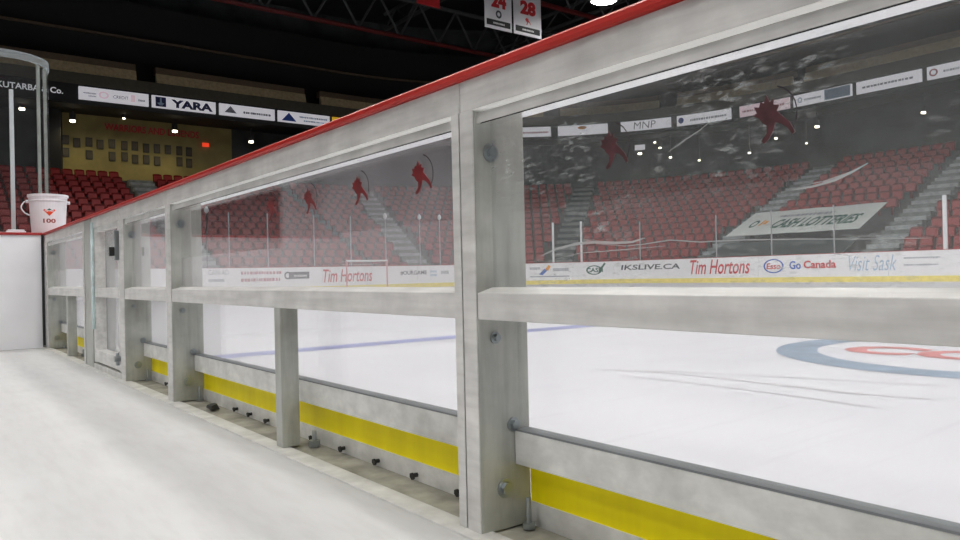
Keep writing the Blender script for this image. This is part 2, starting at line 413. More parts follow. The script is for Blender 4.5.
def clear_frame(y0, y1, label, st=None, panes=('pane_dust_reflection', 'pane_low'), near_w=0.032, far_w=0.052, screws=()):
    r = thing('clear_board_frame', (FX, y0, 0), label, 'rink board')
    g = 0.0015
    build('top_rail', MB().prism_y(TOP, y0 + g, y1 - g), 'aluminium_rail', r, bevel=0.002)
    for lp in LIP: build('rail_lip', MB().prism_y(lp, y0 + near_w, y1 - far_w), 'polished', r)
    post(r, y0 + g, y0 + near_w); post(r, y1 - far_w, y1 - g)
    a, b = y0 + near_w, y1 - far_w
    build('mid_rail', MB().prism_y(MID, a, b), 'aluminium_rail', r, bevel=0.002)
    lo = build('lower_rail', MB().prism_y(LOW, a, b - 0.001), 'aluminium_low', r, bevel=0.002)
    build('gasket', MB().box(1.124, 1.164, a, b, 0.222, 0.2265), 'grey_gasket', r)
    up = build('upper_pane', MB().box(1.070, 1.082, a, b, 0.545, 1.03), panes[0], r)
    build('lower_pane', MB().box(1.138, 1.150, a, b, 0.214, 0.495), panes[1], r)
    build('kick_plate', MB().box(1.166, 1.180, a, b - 0.004, 0.052, 0.15), 'yellow_kick', r)
    build('base_plate', MB().box(1.164, 1.180, a, b, -0.004, 0.052), 'aluminium_low', r)
    for z, x in ((0.867, 1.068), (0.443, 1.07), (0.095, 1.089)):
        bolt(r, x, y1 - far_w, z, r=0.014 if z != 0.443 else 0.009)
    bolt(r, 1.118, y1 - far_w, 0.238, r=0.011)
    m = MB().tube((1.135, b - 0.03, 0), (1.135, b - 0.03, 0.07), 0.006, 8); m.tube((1.135, b - 0.03, 0), (1.135, b - 0.03, 0.012), 0.016, 6)
    build('anchor_bolt', m, 'steel_bolt', r)
    if st: strut(r, st)
    for s in screws:
        m = MB().tube((1.150, s, 0.014), (1.165, s, 0.014), 0.007, 6); m.tube((1.144, s, 0.012), (1.150, s, 0.013), 0.011, 6)
        build('screw', m, 'dark_bolt', r)
    return r
JA = 1.391
P1 = clear_frame(JA - 2.438, JA, 'aluminium clear board frame with scratched pane showing the far stand and painted ring',
                 st=0.05, panes=('pane_scuffed', 'pane_low'), screws=(0.9, 0.55, 0.2))
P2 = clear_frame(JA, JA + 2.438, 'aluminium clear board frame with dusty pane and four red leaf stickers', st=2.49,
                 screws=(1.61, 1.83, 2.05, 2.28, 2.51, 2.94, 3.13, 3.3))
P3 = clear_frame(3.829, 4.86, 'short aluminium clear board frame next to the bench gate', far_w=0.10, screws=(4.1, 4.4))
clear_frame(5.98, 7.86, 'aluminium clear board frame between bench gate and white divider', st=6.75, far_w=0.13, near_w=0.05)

# stickers on the upper panes, seen from the bench side
LEAF = [(0, .62), (.1, .66), (.04, .80), (.16, .77), (.2, .88), (.28, .84), (.34, 1.0), (.42, .84), (.52, .9), (.5, .78), (.64, .74), (.58, .64), (.72, .5),
        (.88, .36), (1, .14), (.93, .1), (.84, .24), (.68, .36), (.54, .4), (.5, .26), (.38, .08), (.26, .0), (.2, .06), (.34, .2), (.34, .36), (.22, .44), (.16, .54)]
ARC = []
for k in range(9):
    t = math.radians(75 - 110 * k / 8); ARC.append((0.45 + 0.62 * math.cos(t), 0.55 + 0.62 * math.sin(t)))
for k in range(8, -1, -1):
    t = math.radians(75 - 110 * k / 8); ARC.append((0.45 + 0.59 * math.cos(t), 0.55 + 0.59 * math.sin(t)))
def sticker(parent, y, dark=False):
    hh = 0.088 if not dark else 0.075; ww = 0.098 if not dark else 0.070; zb = 0.802 - (0.018 if dark else 0)
    m = MB(); n = len(LEAF)
    m.add([(x, y + ww * (0.5 - a), zb + hh * b) for x in (1.0682, 1.0699) for a, b in LEAF],
          [tuple(range(n)), tuple(range(2 * n - 1, n - 1, -1))] + [(i, (i + 1) % n, n + (i + 1) % n, n + i) for i in range(n)])
    s = build('leaf_sticker', m, 'sticker_maroon' if dark else 'sticker_red', parent)
    q = MB(); n = len(ARC)
    q.add([(1.0685, y + ww * (0.5 - a), zb + hh * b) for a, b in ARC], [(i, i + 1, n - 2 - i, n - 1 - i) for i in range(n // 2 - 1)])
    build('sticker_outline', q, 'sticker_dark', s)
    s['label'] = 'dark red maple leaf sticker on the clear pane'
for y in (2.628, 2.305, 1.962, 1.629): sticker(P2, y)
for y in (0.964, 0.635): sticker(P1, y, True)
# scratches of the scuffed pane
def scratch(pts, wd):
    X = 1.0692; m = MB(); vs = []; n = len(pts)
    q = []
    for px, py in pts:
        d = fwd + RT * ((px - 480) / F) + UP * ((270 - py) / F); q.append(CAM + d * (X / d.x))
    for k in range(n):
        t = (q[min(k + 1, n - 1)] - q[max(k - 1, 0)]).normalized(); s = Vector((0, -t.z, t.y))
        ww = wd * math.sin(math.pi * (k + 0.35) / (n - 0.3)) ** 0.7
        vs += [q[k] + s * ww, q[k] - s * ww]
    m.add(vs, [(2 * k, 2 * k + 1, 2 * k + 3, 2 * k + 2) for k in range(n - 1)])
    build('scratch', m, 'scratch_white', P1)
scratch([(541, 256), (556, 249), (575, 244), (595, 242), (615, 243), (632, 242), (645, 238)], 0.0028)
scratch([(600, 244), (625, 246), (645, 244), (670, 240), (700, 242), (740, 240), (800, 239), (860, 239), (930, 238)], 0.0010)
scratch([(545, 262), (580, 253), (620, 250), (665, 246)], 0.0008)
scratch([(793, 190), (815, 186), (835, 180), (852, 172), (868, 163)], 0.0020)
scratch([(800, 186), (825, 181), (845, 174), (860, 168)], 0.0008)
scratch([(668, 152), (685, 140), (700, 130), (712, 120)], 0.0009)

# bench gate
G = thing('bench_gate', (FX, 4.87, 0), 'aluminium bench gate with cloudy panel and black latch handle', 'gate')
ga, gb = 4.872, 5.70
build('stile', MB().box(FX + .004, FX + .07, ga, ga + .07, 0.045, 0.96), 'aluminium_rail', G, bevel=.003)
build('stile', MB().box(FX + .004, FX + .07, gb - .07, gb, 0.045, 0.96), 'aluminium_rail', G, bevel=.003)
build('top_rail', MB().prism_y([(x, z) for x, z in TOP], ga, gb), 'aluminium_rail', G, bevel=.002)
build('mid_rail', MB().box(FX + .002, FX + .075, ga + .07, gb - .07, .49, .552), 'aluminium_rail', G, bevel=.003)
build('bottom_rail', MB().box(FX + .004, FX + .07, ga + .07, gb - .07, 0.05, .13), 'aluminium_rail', G, bevel=.003)
build('upper_pane', MB().box(FX + .075, FX + .085, ga + .02, gb - .02, .545, .95), 'pane_gate', G)
build('lower_pane', MB().box(FX + .075, FX + .085, ga + .02, gb - .02, .12, .50), 'pane_gate', G)
build('sill', MB().box(FX, FX + .14, ga, gb, -0.004, 0.035), 'kerb', G, bevel=.003)
h_ = build('latch', MB().box(FX - .022, FX + .004, ga + .02, ga + .055, 0.72, 0.90), 'steel_bolt', G, bevel=.003)
build('latch_handle', MB().box(FX - .05, FX - .022, ga + .02, ga + .045, 0.745, 0.80), 'black_rubber', h_, bevel=.003)
build('drop_pin', MB().tube((FX - .012, ga + .05, .085), (FX - .012, ga + .05, .16), .011, 10).tube((FX - .03, ga + .05, .125), (FX + .004, ga + .05, .125), .018, 10), 'steel_bolt', G)
build('pane_edge', MB().box(FX - .012, FX + .003, gb - .05, gb - .005, 0.27, 1.0), 'teal_strip', G, bevel=.003)  # edge of the gate's clear pane, its teal glow set as colour
gp = tag(build('gate_post', MB().box(FX, FX + D, 5.72, 5.97, 0, 1.033), 'aluminium', bevel=.004), 'wide aluminium post carrying the hinge side of the bench gate', 'post')

# red cap rail, one moulded strip along the boards
CAPP = [(1.012, 1.0335), (1.008, 1.040), (1.009, 1.050), (1.018, 1.057), (1.168, 1.057), (1.178, 1.052), (1.180, 1.042), (1.176, 1.0335)]
tag(build('cap_rail', MB().prism_y(CAPP, -1.05, 7.98), 'red_cap', smooth=False), 'red plastic cap rail along the top of the clear boards', 'cap rail')
# debris in the recess
m = MB(); c = Vector((1.10, 3.45, 0.004))
m.add([c + Vector(v) for v in [(-.02, -.05, 0), (.02, -.045, 0), (.03, .04, 0), (-.012, .05, 0), (-.015, -.04, .018), (.012, -.03, .024), (.02, .03, .02), (-.01, .042, .012)]],
      [(0, 3, 2, 1), (4, 5, 6, 7), (0, 1, 5, 4), (1, 2, 6, 5), (2, 3, 7, 6), (3, 0, 4, 7)])
tag(build('rubber_scrap', m, 'debris_black'), 'small black rubber scrap lying under the clear boards', 'scrap')

# unseen boards added behind the camera to bounce light onto the frames
bb = thing('wall_bounce', (-1.9, 0, 0), kind='structure'); bb['label'] = 'unseen white boards added behind the bench to bounce light'
for k in range(6): build('board_panel', MB().box(-1.96, -1.9, -6.6 + 2.42 * k, -4.2 + 2.42 * k, 0, 1.10), 'white_board', bb, bevel=.002)
# divider at the end of the bench
dv = thing('divider_board', (0, 7.9, 0), 'white divider board with thin red cap closing the bench', 'rink board')
build('panel', MB().box(-3, 0.996, 7.9, 7.96, 0, 1.034), 'white_board', dv, bevel=.002)
build('cap', MB().box(-3, 1.006, 7.885, 8.9, 1.034, 1.0565), 'red_thin', dv, bevel=.003)
build('ledge', MB().box(-3, 0.996, 7.962, 8.88, 0.95, 1.034), 'white_board', dv)
build('edge_seal', MB().box(0.996, 1.016, 7.88, 7.96, 0.02, 1.034), 'black_rubber', dv)
# boards that carry on past the bench
nb = thing('side_boards', (1.1, 8.0, 0), kind='structure'); nb['label'] = 'white rink boards going on past the bench'
build('panel', MB().box(1.03, 1.182, 7.99, 22, 0, 1.0335), 'white_board', nb)
build('cap', MB().box(1.012, 1.19, 7.98, 22, 1.0335, 1.057), 'red_cap', nb)

# curved glass shield standing on the divider
SH = Path(1.10, 8.02, 0.42, -3.0, 0)     # only used for its rounded corner
gs = thing('glass_shield', (0.6, 8.0, 1.05), 'tall curved glass shield standing on the white divider', 'glass shield')
def shield_pts(o):
    pts = [(-3.0, 8.32 + o), (0.0, 8.32 + o)]
    for k in range(13):
        t = math.pi / 2 * k / 12; pts.append((0.77 + (0.42 - o) * math.sin(t), 8.74 - (0.42 - o) * math.cos(t)))
    return pts + [(1.19 - o, 9.0)]
def shield(name, o0, o1, z0, z1, mat):
    a, b = shield_pts(o0), shield_pts(o1); n = len(a); m = MB()
    vs = [(x, y, z) for pts in (a, b) for z in (z0, z1) for x, y in pts]
    fs = []
    for i in range(n - 1):
        fs += [(i, i + 1, n + i + 1, n + i), (2 * n + i, 3 * n + i, 3 * n + i + 1, 2 * n + i + 1),
               (n + i, n + i + 1, 3 * n + i + 1, 3 * n + i), (i, 2 * n + i, 2 * n + i + 1, i + 1)]
    fs += [(0, n, 3 * n, 2 * n), (n - 1, 3 * n - 1, 4 * n - 1, 2 * n - 1)]
    m.add(vs, fs); return build(name, m, mat, gs)
shield('pane', 0.0, 0.012, 1.072, 2.75, 'pane_shield')
shield('top_channel', -0.008, 0.02, 2.75, 2.82, 'glass_edge')
shield('bottom_channel', -0.01, 0.022, 1.068, 1.085, 'aluminium')
build('stanchion', MB().box(0.81, 0.845, 8.34, 8.375, 1.07, 2.45), 'white_board', gs, bevel=.004)
build('stanchion', MB().box(1.136, 1.166, 8.66, 8.69, 1.07, 2.77), 'aluminium', gs, bevel=.004)
build('stanchion', MB().box(1.055, 1.085, 8.48, 8.51, 1.07, 2.77), 'aluminium', gs, bevel=.004)

# bucket on the cap corner
bk = thing('plastic_bucket', (1.085, 8.10, 1.058), 'white plastic bucket with red triangle logo standing on the board corner', 'bucket')
bc = (1.085, 8.10, 1.058)
build('body', MB().lathe([(0, 0), (.138, 0), (.140, .006), (.160, .355), (.155, .355), (.136, .012), (0, .012)], bc, 40), 'bucket_white', bk, smooth=False)
build('rim', MB().lathe([(.159, .30), (.166, .302), (.166, .312), (.160, .314), (.163, .342), (.171, .344), (.171, .366), (.156, .366), (.156, .342)], bc, 40), 'bucket_white', bk)
# wire handle hanging on the side facing the shield
m = MB(); hp = []
for k in range(15):
    t = math.pi * k / 14; hp.append(Vector((bc[0] - 0.17 * math.cos(t) * 1.02, bc[1] - 0.03 - 0.17 * math.sin(t) * .35, bc[2] + 0.30 - 0.13 * math.sin(t) * 1.0)))
for s in (-1, 1):
    build('handle_lug', MB().tube((bc[0] + s * .160, bc[1], bc[2] + .30), (bc[0] + s * .183, bc[1], bc[2] + .30), .016, 10), 'bucket_white', bk)
m = MB(); e0 = Vector((bc[0] - .18, bc[1] - 0.0, bc[2] + .30)); hp = [e0 + Vector((-.012 - .03 * math.sin(math.pi * k / 8), -.02, -.11 * k / 8)) for k in range(9)] + [e0 + Vector((.02, -.05, -.13))]
for a, b in zip(hp[:-1], hp[1:]): m.tube(a, b, .006, 6)
build('handle', m, 'bucket_white', bk)
view = (Vector((0, 0, 0)) - Vector((bc[0], bc[1], 0))).normalized(); ang0 = math.atan2(view.y, view.x) + 0.06
def on_bucket(a0, z0, wd, hh):
    def f(a, b):
        z = z0 + hh * b; r = 0.1412 + 0.02 * z / .355
        t = ang0 + (a0 + wd * (a - .5)) / 0.15
        return Vector((bc[0] + r * math.cos(t), bc[1] + r * math.sin(t), bc[2] + z))
    return f
tri = ([(0, .85), (.08, 1), (.92, 1), (1, .85), (.75, .45), (.5, 0), (.25, .45), (.5, .6)], [(0, 1, 7), (1, 2, 7), (2, 3, 7), (3, 4, 7), (4, 5, 7), (5, 6, 7), (6, 0, 7)])
sheet('logo_triangle', tri, on_bucket(0.0, 0.16, .10, .062), 'bucket_logo_red', bk)
sheet('logo_leaf', ([(0, 0), (.5, 1), (1, 0), (.5, -.4)], [(0, 1, 2, 3)]), on_bucket(0.0, 0.216, .04, .014), 'ink_green', bk)
sheet('logo_number', text_mesh('100', bold=0.03), on_bucket(0.0, 0.095, .105, .04), 'logo_brown', bk)
# folded towel beside it
m = MB().box(0.74, 0.895, 8.04, 8.17, 1.0575, 1.078).box(0.75, 0.885, 8.045, 8.165, 1.078, 1.092)
tag(build('folded_towel', m, 'bucket_white', bevel=.006), 'folded white cloth lying on the boards beside the bucket', 'cloth')

# ================================================================== FAR BOARDS
rb = thing('rink_boards', (XB, YB, 0), kind='structure'); rb['label'] = 'white rink boards with adverts, red cap and yellow kick plate'
n = int(BOARD.L / 2.44); seg = BOARD.L / n
for k in range(n):
    m = MB(); BOARD.sweep(m, k * seg + 0.006, (k + 1) * seg - 0.006, [(0, 0.2), (0.06, 0.2), (0.06, 1.05), (0, 1.05)], 0.6)
    build('board_panel', m, 'far_board', rb)
build('cap', BOARD.sweep(MB(), 0, BOARD.L, [(-0.01, 1.05), (0.16, 1.05), (0.16, 1.068), (-0.01, 1.068)]), 'red_cap', rb)
build('kick_plate', BOARD.sweep(MB(), 0, BOARD.L, [(-0.012, 0.0), (0.06, 0.0), (0.06, 0.2), (-0.012, 0.2)]), 'far_kick', rb)
build('backing', BOARD.sweep(MB(), 0, BOARD.L, [(0.061, 0.0), (0.12, 0.0), (0.12, 1.05), (0.061, 1.05)]), 'white_board', rb)
# near left corner of the rink
m = MB(); vs = []
for k in range(17):
    t = math.pi / 2 * k / 16
    for r_, z in ((8.5, 0), (8.5, 1.06), (8.64, 1.06), (8.64, 0)): vs.append((9.682 - r_ * math.sin(t), 22 + r_ * math.cos(t), z))
m.add(vs, [(4 * k + i, 4 * k + (i + 1) % 4, 4 * k + 4 + (i + 1) % 4, 4 * k + 4 + i) for k in range(16) for i in range(4)])
build('corner_panel', m, 'far_board', rb)
def advert(x0, x1, z0, z1, vf, mat, label=None, name='advert_print', path=BOARD, parent=rb, o=-0.006, zref=.8):
    u0, u1 = path.u_px(x0, zref), path.u_px(x1, zref)
    s = sheet(name, vf, path.fn(u0, u1, z0, z1, o), mat, parent)
    if label: s['label'] = label
    return s
random.seed(3)
def bars(n, rows=1):
    out = []
    for r in range(rows):
        a = 0.0
        while a < 0.97:
            w_ = random.uniform(.02, .07); out.append((a, min(1, a + w_), r / rows + .08, (r + .75) / rows)); a += w_ + random.uniform(.012, .03)
    return rects(out)
advert(143, 148, .5, .9, text_mesh('S', bold=.02), 'ink_dark')
advert(205, 229, .78, .98, text_mesh('CAN-AD', bold=.0), 'ink_grey', 'two lines of dark print on the end boards')
advert(207, 224, .48, .66, bars(6), 'ink_grey')
advert(241, 281, .76, .94, bars(9), 'ink_dull_red', 'two lines of pink print on the end boards')
advert(241, 281, .46, .66, bars(9), 'ink_dull_red')
advert(286, 309, .55, .85, rects([(.12, 1, 0, 1)]), 'ink_dark', 'dark oblong logo on the end boards')
advert(284, 291, .53, .87, ellipse(20, .6), 'ink_dark', o=-0.004)
advert(294, 307, .62, .76, bars(5), 'ink_white', o=-0.009)
advert(323, 372, .36, .94, text_mesh('Tim Hortons', .25, .012), 'ink_red', 'red script lettering on the end boards behind the goal')
advert(400, 427, .60, .82, text_mesh('#OURGAME', 0, .02), 'ink_dark', 'dark hashtag lettering on the end boards')
advert(430, 437, .5, .85, bars(3, 2), 'ink_pale_blue'); advert(441, 449, .6, .85, bars(3), 'ink_grey')
advert(530, 540, .72, .90, bars(3), 'ink_grey'); advert(539, 551, .45, .88, ([(0, .1), (.3, 0), (.75, .6), (.45, .75)], [(0, 1, 2, 3)]), 'ink_blue', 'blue and orange swoosh logo on the corner boards')
advert(545, 551, .66, .95, ([(0, .3), (.5, 0), (1, .8), (.6, 1)], [(0, 1, 2, 3)]), 'ink_orange', o=-0.009)
advert(553, 569, .62, .85, bars(4), 'ink_grey'); advert(530, 569, .36, .41, rects([(0, 1, 0, 1)]), 'ink_grey')
advert(586, 602, .42, .88, ellipse(24, .8), 'ink_green', 'dark green round logo on the corner boards'); advert(586, 603, .54, .76, text_mesh('CASH', 0, .03), 'ink_green', o=-0.009)
advert(598, 606, .5, 1.0, ([(0, 0), (.3, .2), (1, .9), (.8, 1), (.3, .5)], [(0, 1, 2, 3, 4)]), 'ink_green')
advert(621, 680, .62, .86, text_mesh('IKSLIVE.CA', .1, .02), 'ink_dark', 'dark web address lettering on the far boards')
advert(690, 750, .36, .98, text_mesh('Tim Hortons', .3, .012), 'ink_red', 'red script lettering on the far boards across the ice')
advert(763.5, 783.5, .36, .92, ellipse(32, .84), 'ink_blue', 'blue oval logo with red lettering on the far boards')
advert(766.5, 780.5, .52, .75, text_mesh('Esso', .1, .02), 'ink_red')
advert(789, 801, .50, .82, text_mesh('Go', 0, .03), 'ink_blue', 'blue lettering beside the red lettering on the far boards')
advert(803.5, 836, .52, .82, text_mesh('Canada', 0, .03), 'ink_red', 'red lettering beside the blue oval on the far boards')
advert(849, 897, .40, .95, text_mesh('Visit Sask', .35, -.006), 'ink_pale_blue', 'pale blue script lettering on the far boards')
advert(904, 940, .78, .86, bars(8), 'ink_grey'); advert(904, 938, .54, .62, bars(8), 'ink_grey')

# glass over the far boards: panes between stanchions
rg = thing('rink_glass', (XB, YB, 1.07), kind='structure'); rg['label'] = 'clear glass panes and stanchions above the far boards'
ST = [66, 85, 113, 140, 180, 229, 268, 314, 351, 386, 420, 440, 500, 553, 581, 640, 716, 771, 834, 945]
su = [BOARD.u_px(x, 2.0, .05) for x in ST]
for i, (x, u) in enumerate(zip(ST, su)):
    p, t, nn = BOARD.at(u, .06); zt = 3.35 if x < 530 else (3.05 if x < 600 else 2.85)
    wd = 0.045 if x in (553, 581, 945) else 0.014
    if x == 945: wd = .06
    m = MB(); m.add([p + t * (s * wd) + nn * (q * .03) + Vector((0, 0, z)) for z in (1.07, zt) for s, q in ((-1, -1), (1, -1), (1, 1), (-1, 1))],
                    [(0, 1, 2, 3), (4, 5, 6, 7), (0, 1, 5, 4), (1, 2, 6, 5), (2, 3, 7, 6), (3, 0, 4, 7)])
    s = build('stanchion', m, 'white_board' if wd > .02 else 'stanchion_grey', rg)
    if x in (85, 113, 386, 420, 440):
        k = MB().lathe([(0, .16), (.05, .12), (.09, .04), (.09, -.04), (.05, -.1), (0, -.14)], (p.x, p.y, zt + .05), 12)
        build('round_head', k, 'white_board', s, smooth=True)
    if i:
        u0 = su[i - 1] + .05
        if u - u0 > .2: build('pane', BOARD.sweep(MB(), u0, u - .05, [(.055, 1.075), (.067, 1.075), (.067, zt - .05), (.055, zt - .05)]), 'pane_far', rg)

# ================================================================== SEATING BOWL
ROWS, OD, RISE, O0, Z0 = 15, 0.83, 0.38, 1.5, 0.45
BW = Path(XB, YB, RB, 1.5, -6)
bowl = thing('seating_bowl', (XB, YB, 0), kind='structure'); bowl['label'] = 'dark concrete terraces of the seating bowl'
for k in range(ROWS + 1):
    o = O0 + OD * k; z = Z0 + RISE * k
    o1 = o + OD if k < ROWS else o + 5
    build('terrace', BW.sweep(MB(), 0, BW.L, [(o, z - RISE - .1), (o1, z - .5), (o1, z), (o, z)]), 'stand_concrete', bowl)
AISLES = [('X', 10.4), ('C', 426), ('C', 556), ('S', 21.2), ('S', 13.5), ('S', 5.0)]
au = []
for kind, v in AISLES:
    au.append(v - BW.x0 if kind == 'X' else (BW.u_px(v, 1.4, 1.5) if kind == 'C' else BW.a + BW.b + (YB - RB) - v))
AW = 0.62
def lateral(u, o):                # arc position -> metres across at offset o
    return (BW.r + o) / BW.r if BW.a < u < BW.a + BW.b else 1.0
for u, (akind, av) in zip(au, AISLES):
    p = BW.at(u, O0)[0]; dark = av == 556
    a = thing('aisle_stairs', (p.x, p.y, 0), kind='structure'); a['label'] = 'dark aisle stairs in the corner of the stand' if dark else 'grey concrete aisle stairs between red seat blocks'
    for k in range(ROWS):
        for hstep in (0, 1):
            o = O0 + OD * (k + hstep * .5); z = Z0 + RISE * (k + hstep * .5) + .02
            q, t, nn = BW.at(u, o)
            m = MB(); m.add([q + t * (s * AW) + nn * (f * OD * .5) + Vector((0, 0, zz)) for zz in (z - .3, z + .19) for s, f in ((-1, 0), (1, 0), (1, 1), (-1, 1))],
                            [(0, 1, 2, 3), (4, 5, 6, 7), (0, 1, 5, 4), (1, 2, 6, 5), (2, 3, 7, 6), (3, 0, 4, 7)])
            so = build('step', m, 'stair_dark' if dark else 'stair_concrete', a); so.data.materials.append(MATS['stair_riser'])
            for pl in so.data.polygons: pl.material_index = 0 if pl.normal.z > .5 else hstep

TU0 = BW.a + BW.b + (YB - RB) - 20.4; TU1 = BW.a + BW.b + (YB - RB) - 14.3      # tarpaulin span
# seat model: local x along the row, y backwards, z up
def seat_back():
    m = MB(); nx = 4; vs = []
    for thick in (0, .035):
        for j, (z, lean) in enumerate(((.36, 0), (.6, .03), (.84, .1))):
            for i in range(nx + 1):
                x = -.235 + .47 * i / nx; bow = .05 * (abs(x) / .235) ** 2
                zz = z - (.04 * (abs(x) / .235) ** 4 if j == 2 else 0)
                vs.append((x, .50 + lean - bow + thick, zz))
    w_ = nx + 1; fs = []
    for j in range(2):
        for i in range(nx):
            a = j * w_ + i; fs.append((a, a + 1, a + 1 + w_, a + w_)); b = a + 3 * w_; fs.append((b + 1, b, b + w_, b + 1 + w_))
    for i in range(nx): fs += [(2 * w_ + i, 2 * w_ + i + 1, 5 * w_ + i + 1, 5 * w_ + i)]
    for j in range(2): fs += [(j * w_, 3 * w_ + j * w_, 3 * w_ + (j + 1) * w_, (j + 1) * w_), (j * w_ + nx, (j + 1) * w_ + nx, 3 * w_ + (j + 1) * w_ + nx, 3 * w_ + j * w_ + nx)]
    m.add(vs, fs)
    m.box(-.03, .03, .50, .60, 0.0, .42)
    return m
def seat_pan():                   # tipped up
    m = MB()
    m.add([(-.20, .38, .40), (.20, .38, .40), (.19, .46, .74), (-.19, .46, .74), (-.20, .46, .37), (.20, .46, .37), (.19, .51, .72), (-.19, .51, .72)],
          [(0, 1, 2, 3), (4, 7, 6, 5), (0, 4, 5, 1), (2, 6, 7, 3), (0, 3, 7, 4), (1, 5, 6, 2)])
    return m
SB, SP = seat_back(), seat_pan()
spots = []
for k in range(ROWS):
    o = O0 + OD * k + 0.12; z = Z0 + RISE * k
    u = 0.3
    while u < BW.L - .3:
        sc_ = lateral(u, o + .4)
        if all(abs(u - a) * sc_ > AW + .3 for a in au) and not (TU0 - .2 < u < TU1 + .2 and k < 6):
            spots.append((u, o, z, k))
        u1_ = u + 0.56 / sc_
        u = u1_ + (0.3 if lateral(u1_, o) != lateral(u, o) else 0)
def seat_frame(u, o, z):
    p, t, nn = BW.at(u, o); return Matrix(((t.x, nn.x, 0, p.x), (t.y, nn.y, 0, p.y), (0, 0, 1, z), (0, 0, 0, 1)))
vis = []
for i, (u, o, z, k) in enumerate(spots):
    M = seat_frame(u, o, z); x, y, d = project(M @ Vector((0, .45, .65)))
    seen = False
    for a, b, top in ((205, 272, lambda x: 207 - .274 * (x - 201)), (298, 453, lambda x: 207 - .274 * (x - 201)), (530, 958, lambda x: 117 - .274 * (x - 525)), (146, 166, lambda x: 220)):
        if a < x < b and top(x) + 4 < y < 266 - max(0, (x - 540) * .035): seen = True
    if 62 < x < 210 and y < 222 - .385 * (x - 68): seen = True
    if seen: vis.append((d, i))
vis.sort(); big = set(i for d, i in vis[:300])
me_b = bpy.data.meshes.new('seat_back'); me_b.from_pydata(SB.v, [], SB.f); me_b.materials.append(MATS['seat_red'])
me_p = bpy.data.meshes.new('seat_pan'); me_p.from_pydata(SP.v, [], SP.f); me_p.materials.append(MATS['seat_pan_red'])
rest_b, rest_p = MB(), MB()
BLOCKS = [('in the dim block below the wall pictures', 'below the wall pictures'), ('in the block behind the hockey goal', 'behind the goal'),
          ('between the pale corner stairs and the dark corner stairs', 'between the corner stairs'), ('between the dark corner stairs and the banner tarpaulin stairs', 'beside the dark corner stairs'),
          ('in the block above the white banner tarpaulin', 'above the banner tarpaulin'), ('past the stairs that end the white banner tarpaulin', 'past the banner tarpaulin'), ('near the benches across the ice', 'near the far benches')]
for i, (u, o, z, k) in enumerate(spots):
    M = seat_frame(u, o, z)
    if i in big:
        ob = bpy.data.objects.new('stadium_seat', me_b); C.objects.link(ob); ob.matrix_world = M
        bn = sum(u > a for a in au)
        tag(ob, 'red tip-up plastic seat ' + BLOCKS[bn][0], 'seat', 'red seats ' + BLOCKS[bn][1])
        pn = bpy.data.objects.new('seat_pan', me_p); C.objects.link(pn); pn.parent = ob
    else:
        rest_b.add([M @ Vector(v) for v in SB.v], SB.f); rest_p.add([M @ Vector(v) for v in SP.v], SP.f)
def raw(name, mb, mat, parent=None):
    me = bpy.data.meshes.new(name); me.from_pydata([tuple(v) for v in mb.v], [], mb.f); me.update(); return link(name, me, mat, parent)
st = tag(raw('distant_seats', rest_b, 'seat_red'), 'remaining rows of red seats filling the stands', 'seats', kind='stuff')
tag(raw('distant_seat_pans', rest_p, 'seat_pan_red', st), kind='stuff')

# tarpaulins over the lower rows across the ice
def rake(o): return Z0 + (o - O0) / OD * RISE
def tarp_fn(o0, o1, lift, dz=0.0, u0=TU0, u1=TU1):
    def f(a, b):
        o = o0 + (o1 - o0) * b; p = BW.at(u0 + (u1 - u0) * a, o)[0]; p.z = rake(o) + lift + dz; return p
    return f
def tarp(name, o0, o1, lift, mat, label):
    r = thing(name, (0, 0, 0), label, 'tarpaulin'); r.location = BW.at((TU0 + TU1) / 2, o0)[0]
    m = MB(); f = tarp_fn(o0, o1, lift); g = tarp_fn(o0, o1, lift, -.03); vs = []
    for fn_ in (f, g):
        for j in range(2):
            for i in range(9): vs.append(fn_(i / 8, j) + Vector((0, 0, .012 * math.sin(i * 2.1) if 0 < i < 8 else 0)))
    fs = [(i, i + 1, 10 + i, 9 + i) for i in range(8)] + [(18 + i, 27 + i, 28 + i, 19 + i) for i in range(8)]
    fs += [(i, 18 + i, 19 + i, i + 1) for i in range(8)] + [(9 + i, 10 + i, 28 + i, 27 + i) for i in range(8)] + [(0, 9, 27, 18), (8, 26, 35, 17)]
    m.add(vs, fs); build('cover_sheet', m, mat, r); return r
TO0, TO1 = O0 + OD * 1.8, O0 + OD * 4.8
tb = tarp('banner_tarpaulin', TO0, TO1, .95, 'tarp_white', 'white banner tarpaulin with dark green lettering stretched over lower seats')
def tf(a0, a1, b0, b1):
    f = tarp_fn(TO0, TO1, .95, .022); return lambda a, b: f(a0 + (a1 - a0) * a, b0 + (b1 - b0) * b)
sheet('lettering', text_mesh('CASH LOTTERIES', .3, .03), tf(.30, .93, .20, .58), 'ink_green', tb)
sheet('small_lettering', bars(14), tf(.28, .70, .66, .80), 'ink_grey', tb)
sheet('emblem', ellipse(20, .6), tf(.10, .16, .28, .6), 'ink_green', tb)
sheet('emblem', rects([(0, .3, 0, 1), (.5, 1, .2, .8)]), tf(.18, .23, .35, .6), 'ink_orange', tb)
tarp('dark_tarpaulin', O0 - .1, O0 + OD * 1.75, .62, 'tarp_dark', 'dark tarpaulin covering the lowest seats below the white banner')

